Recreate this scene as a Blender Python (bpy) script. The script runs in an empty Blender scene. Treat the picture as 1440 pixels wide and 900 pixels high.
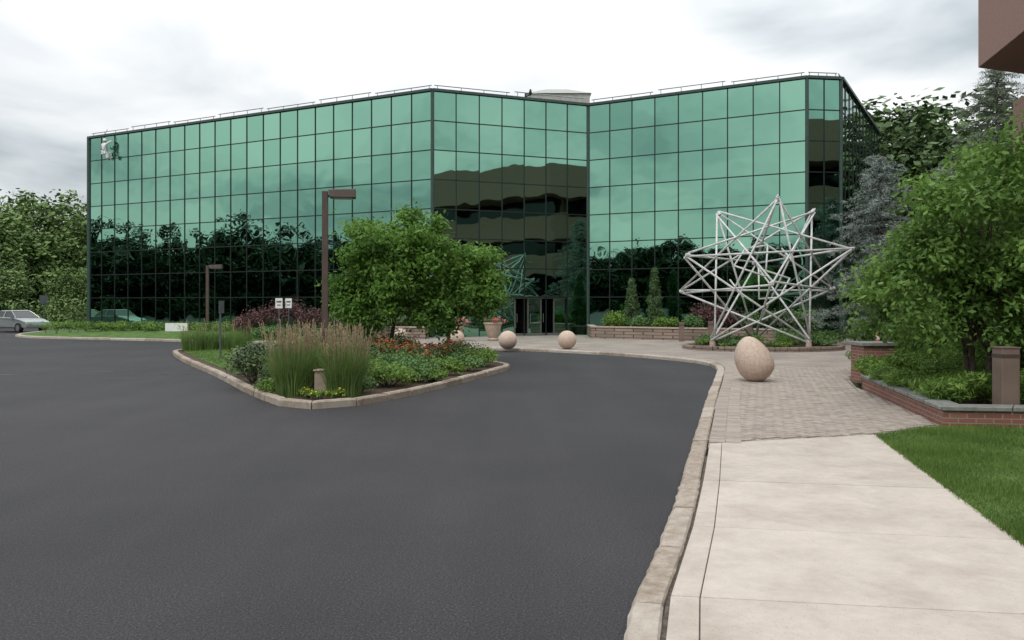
import bpy, bmesh, math, random
import numpy as np
from mathutils import Vector, Matrix
random.seed(7); rng=np.random.default_rng(7)
S=bpy.context.scene
COL=S.collection

# ---------------------------------------------------------------- materials
def nn(nt,t,**k):
    n=nt.nodes.new(t)
    for a,b in k.items(): setattr(n,a,b)
    return n
def base_mat(name):
    m=bpy.data.materials.new(name); m.use_nodes=True
    nt=m.node_tree; nt.nodes.clear()
    out=nn(nt,'ShaderNodeOutputMaterial'); b=nn(nt,'ShaderNodeBsdfPrincipled')
    nt.links.new(b.outputs[0],out.inputs[0])
    return m,nt,b,out
def ramp(nt,stops):
    r=nn(nt,'ShaderNodeValToRGB'); e=r.color_ramp.elements
    while len(e)<len(stops): e.new(0.5)
    for i,(p,c) in enumerate(stops):
        e[i].position=p; e[i].color=(c[0],c[1],c[2],1)
    return r
def mat(name,c1,c2=None,rough=.8,scale=5.,detail=4,bump=0.,bscale=None,metal=0.,lo=.35,hi=.65,spec=.4):
    m,nt,b,out=base_mat(name)
    b.inputs['Roughness'].default_value=rough; b.inputs['Metallic'].default_value=metal
    b.inputs['Specular IOR Level'].default_value=spec
    tc=nn(nt,'ShaderNodeTexCoord')
    if c2 is None: c2=tuple(v*.8 for v in c1)
    n=nn(nt,'ShaderNodeTexNoise'); n.inputs['Scale'].default_value=scale; n.inputs['Detail'].default_value=detail
    nt.links.new(tc.outputs['Object'],n.inputs['Vector'])
    r=ramp(nt,[(lo,c1),(hi,c2)]); nt.links.new(n.outputs[0],r.inputs[0]); nt.links.new(r.outputs[0],b.inputs['Base Color'])
    if bump:
        n2=nn(nt,'ShaderNodeTexNoise'); n2.inputs['Scale'].default_value=bscale or scale*6; n2.inputs['Detail'].default_value=3
        nt.links.new(tc.outputs['Object'],n2.inputs['Vector'])
        bp=nn(nt,'ShaderNodeBump'); bp.inputs['Strength'].default_value=.6; bp.inputs['Distance'].default_value=bump
        nt.links.new(n2.outputs[0],bp.inputs['Height']); nt.links.new(bp.outputs[0],b.inputs['Normal'])
    return m
def leafmat(name,dark,light,trans=.3,rough=.55,pscale=.8):
    m,nt,b,out=base_mat(name)
    g=nn(nt,'ShaderNodeNewGeometry'); tc=nn(nt,'ShaderNodeTexCoord')
    n=nn(nt,'ShaderNodeTexNoise'); n.inputs['Scale'].default_value=pscale; n.inputs['Detail'].default_value=1
    nt.links.new(tc.outputs['Object'],n.inputs['Vector'])
    mx=nn(nt,'ShaderNodeMath',operation='MULTIPLY_ADD'); mx.inputs[1].default_value=.5
    ad=nn(nt,'ShaderNodeMath',operation='MULTIPLY_ADD'); ad.inputs[1].default_value=1.5; ad.inputs[2].default_value=-.5
    nt.links.new(n.outputs[0],ad.inputs[0])
    nt.links.new(g.outputs['Random Per Island'],mx.inputs[0]); nt.links.new(ad.outputs[0],mx.inputs[2])
    r=ramp(nt,[(.05,dark),(.95,light)]); nt.links.new(mx.outputs[0],r.inputs[0])
    nt.links.new(r.outputs[0],b.inputs['Base Color']); b.inputs['Roughness'].default_value=rough
    b.inputs['Specular IOR Level'].default_value=.25
    if trans<=0: return m
    t=nn(nt,'ShaderNodeBsdfTranslucent'); nt.links.new(r.outputs[0],t.inputs[0])
    ms=nn(nt,'ShaderNodeMixShader'); ms.inputs[0].default_value=trans
    nt.links.new(b.outputs[0],ms.inputs[1]); nt.links.new(t.outputs[0],ms.inputs[2]); nt.links.new(ms.outputs[0],out.inputs[0])
    return m
def islandmat(name,stops,rough=.85,nscale=20,bump=.003,big=None):
    m,nt,b,out=base_mat(name); b.inputs['Roughness'].default_value=rough; b.inputs['Specular IOR Level'].default_value=.25
    g=nn(nt,'ShaderNodeNewGeometry'); tc=nn(nt,'ShaderNodeTexCoord')
    n=nn(nt,'ShaderNodeTexNoise'); n.inputs['Scale'].default_value=nscale; n.inputs['Detail'].default_value=7
    n.inputs['Roughness'].default_value=.75
    nt.links.new(tc.outputs['Object'],n.inputs['Vector'])
    a=nn(nt,'ShaderNodeMath',operation='MULTIPLY_ADD'); a.inputs[1].default_value=.5
    nt.links.new(g.outputs['Random Per Island'],a.inputs[0])
    s=nn(nt,'ShaderNodeMath',operation='MULTIPLY_ADD'); s.inputs[1].default_value=1.6; s.inputs[2].default_value=-.5
    nt.links.new(n.outputs[0],s.inputs[0]); nt.links.new(s.outputs[0],a.inputs[2])
    r=ramp(nt,stops); nt.links.new(a.outputs[0],r.inputs[0]); src=r.outputs[0]
    if big:
        n2=nn(nt,'ShaderNodeTexNoise'); n2.inputs['Scale'].default_value=big; n2.inputs['Detail'].default_value=5; n2.inputs['Roughness'].default_value=.65
        nt.links.new(tc.outputs['Object'],n2.inputs['Vector']); r2=ramp(nt,[(.32,(.80,.78,.76)),(.5,(.95,.95,.95)),(.68,(1.05,1.05,1.05))]); nt.links.new(n2.outputs[0],r2.inputs[0])
        n3=nn(nt,'ShaderNodeTexNoise'); n3.inputs['Scale'].default_value=70; n3.inputs['Detail'].default_value=2
        nt.links.new(tc.outputs['Object'],n3.inputs['Vector']); r3=ramp(nt,[(.26,(.55,.53,.5)),(.36,(1,1,1))]); nt.links.new(n3.outputs[0],r3.inputs[0])
        for rr in(r2,r3):
            mu=nn(nt,'ShaderNodeMixRGB',blend_type='MULTIPLY'); mu.inputs[0].default_value=1
            nt.links.new(src,mu.inputs[1]); nt.links.new(rr.outputs[0],mu.inputs[2]); src=mu.outputs[0]
    nt.links.new(src,b.inputs['Base Color'])
    bp=nn(nt,'ShaderNodeBump'); bp.inputs['Distance'].default_value=bump; bp.inputs['Strength'].default_value=.6
    nt.links.new(n.outputs[0],bp.inputs['Height']); nt.links.new(bp.outputs[0],b.inputs['Normal'])
    return m

def asphalt_mat():
    m,nt,b,out=base_mat('asphalt'); tc=nn(nt,'ShaderNodeTexCoord')
    n1=nn(nt,'ShaderNodeTexNoise'); n1.inputs['Scale'].default_value=.22; n1.inputs['Detail'].default_value=5; n1.inputs['Roughness'].default_value=.6
    n2=nn(nt,'ShaderNodeTexNoise'); n2.inputs['Scale'].default_value=60; n2.inputs['Detail'].default_value=2
    v=nn(nt,'ShaderNodeTexVoronoi'); v.inputs['Scale'].default_value=70
    mp=nn(nt,'ShaderNodeMapping'); mp.inputs['Rotation'].default_value[2]=.35; mp.inputs['Scale'].default_value=(1.5,.16,1)
    nt.links.new(tc.outputs['Object'],mp.inputs[0])
    n4=nn(nt,'ShaderNodeTexNoise'); n4.inputs['Scale'].default_value=.7; n4.inputs['Detail'].default_value=3; nt.links.new(mp.outputs[0],n4.inputs['Vector'])
    for n in(n1,n2,v): nt.links.new(tc.outputs['Object'],n.inputs['Vector'])
    r1=ramp(nt,[(.3,(.028,.027,.031)),(.7,(.047,.044,.048))]); nt.links.new(n1.outputs[0],r1.inputs[0])
    r2=ramp(nt,[(.3,(.4,.4,.4)),(.6,(1.2,1.2,1.2)),(.75,(2.6,2.5,2.4))]); nt.links.new(n2.outputs[0],r2.inputs[0])
    r4=ramp(nt,[(.35,(.90,.90,.90)),(.7,(1.12,1.11,1.10))]); nt.links.new(n4.outputs[0],r4.inputs[0])
    mu=nn(nt,'ShaderNodeMixRGB',blend_type='MULTIPLY'); mu.inputs[0].default_value=1
    nt.links.new(r1.outputs[0],mu.inputs[1]); nt.links.new(r2.outputs[0],mu.inputs[2])
    mv=nn(nt,'ShaderNodeMixRGB',blend_type='MULTIPLY'); mv.inputs[0].default_value=1
    nt.links.new(mu.outputs[0],mv.inputs[1]); nt.links.new(r4.outputs[0],mv.inputs[2])
    nt.links.new(mv.outputs[0],b.inputs['Base Color']); b.inputs['Roughness'].default_value=.72; b.inputs['Specular IOR Level'].default_value=.35
    bp=nn(nt,'ShaderNodeBump'); bp.inputs['Distance'].default_value=.010; bp.inputs['Strength'].default_value=.9
    nt.links.new(v.outputs[0],bp.inputs['Height']); nt.links.new(bp.outputs[0],b.inputs['Normal'])
    return m
def brickmat(name,c1,c2,mortar,bw,bh,ms=.008,rot=0,vertical=False,bump=.004):
    m,nt,b,out=base_mat(name); tc=nn(nt,'ShaderNodeTexCoord')
    mp=nn(nt,'ShaderNodeMapping'); mp.inputs['Rotation'].default_value[2]=rot
    if vertical:
        sx=nn(nt,'ShaderNodeSeparateXYZ'); cx=nn(nt,'ShaderNodeCombineXYZ'); ad=nn(nt,'ShaderNodeMath',operation='ADD')
        nt.links.new(tc.outputs['Object'],sx.inputs[0]); nt.links.new(sx.outputs[0],ad.inputs[0]); nt.links.new(sx.outputs[1],ad.inputs[1])
        nt.links.new(ad.outputs[0],cx.inputs[0]); nt.links.new(sx.outputs[2],cx.inputs[1]); nt.links.new(cx.outputs[0],mp.inputs[0])
    else: nt.links.new(tc.outputs['Object'],mp.inputs[0])
    br=nn(nt,'ShaderNodeTexBrick'); br.inputs['Scale'].default_value=1
    br.inputs['Brick Width'].default_value=bw; br.inputs['Row Height'].default_value=bh; br.inputs['Mortar Size'].default_value=ms
    br.inputs['Color1'].default_value=(*c1,1); br.inputs['Color2'].default_value=(*c2,1); br.inputs['Mortar'].default_value=(*mortar,1)
    nt.links.new(mp.outputs[0],br.inputs[0])
    n=nn(nt,'ShaderNodeTexNoise'); n.inputs['Scale'].default_value=.7; n.inputs['Detail'].default_value=6; nt.links.new(tc.outputs['Object'],n.inputs['Vector'])
    r=ramp(nt,[(.3,(.75,.75,.75)),(.7,(1.15,1.15,1.15))]); nt.links.new(n.outputs[0],r.inputs[0])
    mu=nn(nt,'ShaderNodeMixRGB',blend_type='MULTIPLY'); mu.inputs[0].default_value=1
    nt.links.new(br.outputs[0],mu.inputs[1]); nt.links.new(r.outputs[0],mu.inputs[2]); nt.links.new(mu.outputs[0],b.inputs['Base Color'])
    b.inputs['Roughness'].default_value=.88
    bp=nn(nt,'ShaderNodeBump',invert=True); bp.inputs['Distance'].default_value=bump; nt.links.new(br.outputs['Fac'],bp.inputs['Height']); nt.links.new(bp.outputs[0],b.inputs['Normal'])
    return m
def glass_mirror():
    m,nt,b,out=base_mat('green_mirror_glass'); g=nn(nt,'ShaderNodeNewGeometry'); tc=nn(nt,'ShaderNodeTexCoord')
    r=ramp(nt,[(0,(.195,.40,.30)),(1,(.235,.455,.345))]); nt.links.new(g.outputs['Random Per Island'],r.inputs[0])
    nt.links.new(r.outputs[0],b.inputs['Base Color']); b.inputs['Metallic'].default_value=1; b.inputs['Roughness'].default_value=.012
    n=nn(nt,'ShaderNodeTexNoise'); n.inputs['Scale'].default_value=.7; n.inputs['Detail'].default_value=1
    nt.links.new(tc.outputs['Object'],n.inputs['Vector'])
    bp=nn(nt,'ShaderNodeBump'); bp.inputs['Distance'].default_value=.010; bp.inputs['Strength'].default_value=1
    nt.links.new(n.outputs[0],bp.inputs['Height']); nt.links.new(bp.outputs[0],b.inputs['Normal'])
    return m

M={}
M['asphalt']=asphalt_mat()
M['glass']=glass_mirror()
M['mull']=mat('dark_mullion',(.012,.02,.018),rough=.4)
M['cap']=mat('green_metal_trim',(.045,.075,.065),rough=.4)
M['railmetal']=mat('galvanised_metal',(.33,.35,.35),rough=.4,metal=.3)
M['doorframe']=mat('door_frame_metal',(.16,.18,.17),rough=.35,metal=.4)
M['roof']=mat('roof_gravel',(.25,.25,.24),rough=.9)
M['sky_roof']=mat('skylight_panel',(.36,.37,.33),rough=.5)
M['grass']=mat('lawn',(.055,.11,.022),(.095,.165,.038),rough=.95,scale=3,detail=8,bump=.02,bscale=60)
M['ground']=mat('ground_grass',(.035,.07,.018),(.055,.09,.025),rough=.95,scale=.3,detail=6)
M['mulch']=mat('mulch',(.05,.032,.022),(.10,.068,.048),rough=.95,scale=30,bump=.02)
M['paver']=islandmat('paver_brick',[(.05,(.235,.195,.17)),(.5,(.34,.29,.25)),(.95,(.41,.36,.32))],nscale=14)
M['paverfar']=brickmat('paver_field',(.37,.32,.28),(.32,.27,.24),(.2,.175,.15),.2,.1,.008,rot=math.radians(45))
M['joint']=mat('joint_sand',(.07,.06,.05),(.14,.12,.10),rough=.95,scale=20)
M['conc']=islandmat('concrete_walk',[(.0,(.46,.405,.35)),(.5,(.53,.47,.415)),(1.,(.58,.52,.465))],nscale=9,bump=.003,big=1.6)
M['curb']=islandmat('kerb_stone',[(.0,(.22,.18,.14)),(.35,(.36,.30,.245)),(.6,(.45,.39,.33)),(.95,(.52,.475,.42))],nscale=11,bump=.03,big=3)
M['curbisl']=islandmat('island_kerb',[(.05,(.20,.16,.12)),(.5,(.34,.285,.225)),(.95,(.43,.38,.32))],nscale=9,bump=.02,big=2)
M['brick']=brickmat('red_brick',(.24,.085,.06),(.30,.13,.09),(.30,.27,.24),.22,.075,.008,vertical=True)
M['capstone']=mat('bluestone_cap',(.17,.18,.17),(.25,.25,.23),rough=.8,scale=8)
M['stone']=brickmat('block_retaining',(.30,.23,.18),(.22,.17,.14),(.08,.06,.05),.4,.16,.012,vertical=True,bump=.02)
M['sphere']=mat('pinkish_granite',(.60,.47,.385),(.49,.375,.30),rough=.75,scale=16,detail=8,bump=.003,bscale=60)
M['white_tube']=mat('white_painted_tube',(.66,.67,.66),(.48,.49,.47),rough=.4,scale=5)
M['lamp']=mat('brown_pole_paint',(.10,.07,.06),(.08,.057,.047),rough=.5)
M['lens']=mat('lamp_lens',(.5,.5,.45),rough=.3)
M['brownb']=mat('brown_precast',(.36,.225,.185),(.25,.155,.125),rough=.9,scale=30,detail=6,bump=.004)
M['darkglass']=mat('dark_window',(.012,.016,.018),rough=.08,spec=.6)
M['bark']=mat('bark',(.12,.095,.075),(.06,.048,.038),rough=.95,scale=12,bump=.01)
M['black']=mat('black_rubber',(.015,.015,.015),rough=.7)
M['silver']=mat('car_paint_silver',(.33,.37,.36),(.31,.34,.34),rough=.22,metal=.4)
M['tan']=mat('car_paint_yellow',(.55,.38,.05),(.5,.35,.05),rough=.25)
M['chrome']=mat('wheel_alloy',(.5,.5,.5),rough=.3,metal=.8)
M['orange']=mat('orange_plastic',(.75,.14,.03),rough=.5)
M['white']=mat('white_paint',(.78,.78,.76),(.7,.7,.68),rough=.5)
M['signback']=mat('sign_metal',(.10,.11,.12),rough=.5)
M['terra']=mat('urn_concrete',(.47,.375,.30),(.38,.30,.24),rough=.8,scale=8)
M['bollard']=mat('bollard_brown',(.21,.155,.125),(.17,.12,.10),rough=.7,scale=3)
M['cloth']=mat('white_overalls',(.75,.76,.76),rough=.8)
M['skin']=mat('skin',(.45,.27,.2),rough=.6)
M['taillight']=mat('taillight',(.4,.02,.02),rough=.3)
L={}
L['maple']=leafmat('leaves_fresh_green',(.06,.135,.022),(.185,.345,.06),.38)
L['right']=leafmat('leaves_light_green',(.075,.15,.03),(.22,.37,.085),.38)
L['forest']=leafmat('leaves_forest',(.07,.125,.035),(.185,.28,.085),0,pscale=1.2)
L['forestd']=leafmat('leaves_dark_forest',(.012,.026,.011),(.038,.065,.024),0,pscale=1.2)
L['forestm']=leafmat('leaves_mid_forest',(.045,.085,.032),(.12,.19,.065),0,pscale=1.2)
L['cedar']=leafmat('needles_blue_cedar',(.15,.185,.165),(.31,.37,.335),0)
L['cedard']=leafmat('needles_dark_cedar',(.10,.135,.09),(.23,.28,.20),0)
L['juniper']=leafmat('juniper',(.065,.135,.045),(.18,.31,.10),.2,pscale=2)
L['lime']=leafmat('lime_shrub',(.085,.165,.032),(.22,.35,.07),.3,pscale=2)
L['dark']=leafmat('dark_shrub',(.05,.082,.035),(.13,.18,.075),0,pscale=2)
L['purple']=leafmat('purple_barberry',(.055,.027,.03),(.16,.078,.075),0,pscale=2)
L['reed']=leafmat('feather_grass',(.085,.16,.04),(.20,.30,.09),.3,pscale=3)
L['plume']=leafmat('grass_plume',(.28,.205,.12),(.50,.41,.27),.3,pscale=4)
L['lawn']=leafmat('lawn_blades',(.08,.15,.028),(.19,.29,.07),.3,pscale=1)
L['redfl']=leafmat('red_flowers',(.45,.03,.015),(.75,.16,.08),.2)
L['yelfl']=leafmat('yellow_flowers',(.6,.5,.02),(.8,.7,.05),.2)
L['pinkfl']=leafmat('pink_flowers',(.5,.08,.12),(.7,.3,.35),.2)
L['arbor']=leafmat('arborvitae',(.045,.09,.034),(.125,.20,.075),0,pscale=3)

# ---------------------------------------------------------------- helpers
def obj(name,me,parent=None,m=None):
    o=bpy.data.objects.new(name,me); COL.objects.link(o)
    if m is not None and me is not None and not me.materials: me.materials.append(m)
    if parent: o.parent=parent
    return o
def empty(name,loc=(0,0,0)):
    o=bpy.data.objects.new(name,None); COL.objects.link(o); o.empty_display_size=.3; o.location=loc; return o
def meshd(name,v,f):
    me=bpy.data.meshes.new(name); me.from_pydata([tuple(map(float,a)) for a in v],[],f); me.update(); return me
class MB:
    def __init__(s): s.v=[]; s.f=[]
    def add(s,v,f):
        o=len(s.v); s.v+= [tuple(a) for a in v]; s.f+=[tuple(i+o for i in q) for q in f]
    def hexa(s,b,t):
        s.add(list(b)+list(t),[(3,2,1,0),(4,5,6,7),(0,1,5,4),(1,2,6,5),(2,3,7,6),(3,0,4,7)])
    def box(s,c,size,rz=0,rx=0,ry=0):
        R=Matrix.Rotation(rz,3,'Z')@Matrix.Rotation(ry,3,'Y')@Matrix.Rotation(rx,3,'X')
        x,y,z=[a/2 for a in size]; c=Vector(c)
        P=[c+R@Vector(p) for p in[(-x,-y,-z),(x,-y,-z),(x,y,-z),(-x,y,-z),(-x,-y,z),(x,-y,z),(x,y,z),(-x,y,z)]]
        s.hexa(P[:4],P[4:])
    def tube(s,p0,p1,r0,r1=None,n=8,cap=True):
        r1=r0 if r1 is None else r1
        p0=Vector(p0);p1=Vector(p1);d=(p1-p0)
        if d.length<1e-6:return
        d.normalize(); u=d.orthogonal().normalized(); w=d.cross(u)
        v=[];f=[]
        for p,r in((p0,r0),(p1,r1)):
            for i in range(n):
                a=2*math.pi*i/n; v.append(p+u*math.cos(a)*r+w*math.sin(a)*r)
        for i in range(n): f.append((i,(i+1)%n,n+(i+1)%n,n+i))
        if cap: f.append(tuple(range(n))[::-1]); f.append(tuple(range(n,2*n)))
        s.add(v,f)
    def lathe(s,c,prof,n=24):
        v=[];f=[]
        for r,z in prof:
            for i in range(n):
                a=2*math.pi*i/n; v.append((c[0]+r*math.cos(a),c[1]+r*math.sin(a),c[2]+z))
        for k in range(len(prof)-1):
            for i in range(n): f.append((k*n+i,k*n+(i+1)%n,(k+1)*n+(i+1)%n,(k+1)*n+i))
        f.append(tuple(range(n))[::-1]); f.append(tuple(range((len(prof)-1)*n,len(prof)*n)))
        s.add(v,f)
    def prism(s,poly,z0,z1):
        n=len(poly); v=[(x,y,z0) for x,y in poly]+[(x,y,z1) for x,y in poly]
        f=[tuple(range(n))[::-1],tuple(range(n,2*n))]+[(i,(i+1)%n,n+(i+1)%n,n+i) for i in range(n)]
        s.add(v,f)
    def make(s,name,m,parent=None,smooth=False,bevel=0):
        me=meshd(name,s.v,s.f); o=obj(name,me,parent,m)
        if smooth: me.polygons.foreach_set('use_smooth',[True]*len(me.polygons))
        if bevel:
            b=o.modifiers.new('bev','BEVEL'); b.width=bevel; b.segments=2; b.limit_method='ANGLE'
        return o
def ccw(poly):
    a=sum(poly[i][0]*poly[(i+1)%len(poly)][1]-poly[(i+1)%len(poly)][0]*poly[i][1] for i in range(len(poly)))
    return poly if a>0 else poly[::-1]
def slab(name,poly,z0,z1,m,parent=None):
    b=MB(); b.prism(ccw(poly),z0,z1); return b.make(name,m,parent)
def inpoly(x,y,poly):
    c=False;n=len(poly)
    for i in range(n):
        x1,y1=poly[i];x2,y2=poly[(i+1)%n]
        if (y1>y)!=(y2>y) and x<(x2-x1)*(y-y1)/(y2-y1)+x1: c=not c
    return c
def resample(pts,step,closed=False):
    P=[Vector((a[0],a[1])) for a in pts]
    if closed:P.append(P[0])
    out=[]
    for i in range(len(P)-1):
        p1,p2=P[i],P[i+1]
        p0=P[i-1] if i>0 else (P[-2] if closed else p1); p3=P[i+2] if i+2<len(P) else (P[1] if closed else p2)
        for k in range(8):
            t=k/8; out.append(.5*((2*p1)+(p2-p0)*t+(2*p0-5*p1+4*p2-p3)*t*t+(-p0+3*p1-3*p2+p3)*t**3))
    out.append(P[-1])
    res=[out[0]]; acc=0
    for i in range(1,len(out)):
        seg=(out[i]-out[i-1]); l=seg.length
        while acc+l>=step:
            t=(step-acc)/l; q=out[i]-seg*(1-t)
            res.append(q); seg=out[i]-q; l=seg.length; acc=0
        acc+=l
    if not closed: res.append(out[-1])
    return res
def offset(P,d,closed=False):
    n=len(P);o=[]
    for i in range(n):
        a=P[i-1] if (i>0 or closed) else P[i]; b=P[(i+1)%n] if (i<n-1 or closed) else P[i]
        t=(b-a).normalized(); o.append(P[i]+Vector((t.y,-t.x))*d)
    return o
def kerb(name,pts,w,h,m,step=1.2,closed=False,side=1,gap=.012,bev=.018,rough=0.):
    P=resample(pts,step,closed); Q=offset(P,w*side,closed); b=MB(); n=len(P)
    for i in range(n if closed else n-1):
        j=(i+1)%n
        a0,a1,b0,b1=P[i],P[j],Q[i],Q[j]
        g=gap/max((a1-a0).length,.01); dz=random.uniform(-.008,.008); dl=random.uniform(-.007,.007)
        A0=a0.lerp(a1,g);A1=a0.lerp(a1,1-g);B0=b0.lerp(b1,g);B1=b0.lerp(b1,1-g)
        sub=max(1,int((A1-A0).length/.09)) if rough else 1
        rows=[]
        for k in range(sub+1):
            t=k/sub; A_=A0.lerp(A1,t);B_=B0.lerp(B1,t); d=(B_-A_).normalized()
            ra,rb=(random.gauss(0,rough),random.gauss(0,rough*.5)) if rough else (0,0)
            za=random.gauss(0,rough*.5) if rough else 0
            c=(.012 if k in(0,sub) else 0) if rough else 0
            prof=[(A_+d*ra,-.05),(A_+d*ra,h-.03+dz-c),(A_+d*(ra*.7+.025),h+dz+za-c),(B_-d*(.015+rb),h+dz-c*.6+za*.5),(B_+d*rb,h-.015+dz-c),(B_+d*rb,-.05)]
            rows.append([(p.x+dl,p.y,z) for p,z in prof])
        v=[p for r in rows for p in r]; f=[]
        for k in range(sub):
            for q in range(5):
                f.append((k*6+q,k*6+q+1,(k+1)*6+q+1,(k+1)*6+q) if side>0 else (k*6+q,(k+1)*6+q,(k+1)*6+q+1,k*6+q+1))
        f.append(tuple(range(6))[::-1]); f.append(tuple(range(sub*6,sub*6+6)))
        b.add(v,f)
    o=b.make(name,m)
    bm=bmesh.new(); bm.from_mesh(o.data); bmesh.ops.recalc_face_normals(bm,faces=bm.faces); bm.to_mesh(o.data); bm.free()
    return o,P,Q

def quads(name,C,U,V,m,parent=None):
    n=len(C); v=np.empty((n,4,3)); v[:,0]=C-U; v[:,1]=C+V-U*.1; v[:,2]=C+U; v[:,3]=C-V-U*.1
    me=bpy.data.meshes.new(name); me.vertices.add(4*n); me.vertices.foreach_set('co',v.reshape(-1).astype(np.float32))
    me.loops.add(4*n); me.loops.foreach_set('vertex_index',np.arange(4*n,dtype=np.int32))
    me.polygons.add(n); me.polygons.foreach_set('loop_start',np.arange(0,4*n,4,dtype=np.int32))
    me.update(calc_edges=True); me.validate()
    return obj(name,me,parent,m)
def unit(a): return a/np.maximum(np.linalg.norm(a,axis=1,keepdims=True),1e-9)
def leafset(cl,n_per,size,aspect=.45,up=.6,droop=.0,spread=1.,r=None,fuzz=0.):
    cl=np.array(cl,float); k=len(cl); vol=(cl[:,3]*cl[:,4]*cl[:,5])**(2/3); w=vol/vol.mean()
    idx=np.repeat(np.arange(k),np.maximum(1,(n_per*w)).astype(int)); n=len(idx)
    d=unit(rng.normal(size=(n,3))); rad=rng.random((n,1))**.5
    if fuzz: rad=rad*(1+np.abs(rng.normal(size=(n,1)))*fuzz)
    off=d*rad; C=cl[idx,:3]+off*cl[idx,3:6]*spread
    N=unit(d*.7+rng.normal(size=(n,3))*.6+np.array([0,0,up])); T=unit(np.cross(N,rng.normal(size=(n,3)))+np.array([0,0,-droop])); B=unit(np.cross(N,T))
    s=size*rng.uniform(.6,1.3,(n,1))
    return C,T*s*.5,B*s*.5*aspect
def crown_clumps(c,rad,n,cr,shell=.35,flat=.7,seed=None,low=-1.):
    out=[];r0=random.Random(seed)
    ph=[r0.uniform(0,6.28) for _ in range(6)]
    while len(out)<n:
        d=Vector((r0.gauss(0,1),r0.gauss(0,1),r0.gauss(0,1))).normalized()
        if d.z<low: continue
        th=math.atan2(d.y,d.x)
        irr=1+.16*math.sin(3*th+ph[0]+2*d.z)+.13*math.sin(5*th+ph[1])+.12*math.sin(4*d.z*3+ph[2])
        r=(shell+(1-shell)*r0.random()**.6)*irr
        q=cr*r0.uniform(.65,1.35)
        out.append((c[0]+d.x*r*rad[0],c[1]+d.y*r*rad[1],c[2]+d.z*r*rad[2],q,q,q*flat))
    return out
def tree(name,base,trunk_h,c,rad,nclump,cr,nleaf,lsize,lm,tr=.09,seed=1,limbs=14,stems=1,aspect=.5,low=-.75,extra=None,shell=.35,droop=.25,fuzz=.3):
    e=empty(name,base); bx=Vector(base); r0=random.Random(seed)
    cl=crown_clumps(c,rad,nclump,cr,seed=seed,low=low,shell=shell)
    if extra: cl+=extra
    C,U,V=leafset(cl,nleaf,lsize,aspect,droop=droop,fuzz=fuzz)
    C=C-np.array(base); quads('leaves',C,U,V,lm,e)
    b=MB()
    for s_ in range(stems):
        off=Vector((r0.uniform(-.25,.25),r0.uniform(-.25,.25),0)) if stems>1 else Vector((0,0,0))
        p=off.copy(); top=Vector(c)-bx; fork=Vector((top.x*.3+off.x*1.5,top.y*.3+off.y*1.5,trunk_h))
        mid=(p+fork)/2+Vector((r0.uniform(-.05,.05),r0.uniform(-.05,.05),0))
        b.tube(p-Vector((0,0,.1)),p+Vector((0,0,.15)),tr*1.5,tr*1.05); b.tube(p+Vector((0,0,.15)),mid,tr*1.05,tr*.9); b.tube(mid,fork,tr*.9,tr*.8)
        lead=top+Vector((off.x,off.y,rad[2]*.55)); b.tube(fork,(fork+lead)/2,tr*.75,tr*.45); b.tube((fork+lead)/2,lead,tr*.45,tr*.12)
        for q in r0.sample(cl,min(limbs,len(cl))):
            t=Vector(q[:3])-bx; k=r0.uniform(0,.6); s=fork.lerp(lead,k); m2=s.lerp(t,.5)+Vector((0,0,.12*rad[2]))
            b.tube(s,m2,tr*.42*(1-k*.5),tr*.24,6); b.tube(m2,t,tr*.24,tr*.07,5)
    b.make('trunk_and_limbs',M['bark'],e,smooth=True)
    return e
def shrub(name,c,r,h,lm,n=900,ls=.07,aspect=.5,ncl=None,fl=None,nf=0,up=.5):
    ncl=ncl or 14; base=(c[0],c[1],c[2]); e=empty(name,base)
    cl=[]
    for i in range(ncl):
        a=random.uniform(0,6.28); q=math.sqrt(random.random())*.72; z=h*(.3+.45*math.sqrt(max(0,1-q*q)))*random.uniform(.75,1.12)
        cl.append((math.cos(a)*q*r[0],math.sin(a)*q*r[1],z*.85,r[0]*.38,r[1]*.38,h*.3))
    C,U,V=leafset(cl,n/ncl,ls,aspect,up=up,fuzz=.2); k=C[:,2]>0; quads('foliage',C[k],U[k],V[k],lm,e)
    b=MB()
    for q in cl[:8]: b.tube((0,0,-.05),(q[0]*.9,q[1]*.9,q[2]),.018,.006,5)
    b.make('stems',M['bark'],e)
    if fl:
        cl2=[(q[0],q[1],q[2]+h*.12,q[3],q[4],q[5]) for q in cl]
        C,U,V=leafset(cl2,nf/ncl,ls*1.0,.9,up=1.2); quads('blooms',C,U,V,fl,e)
    return e
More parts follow.
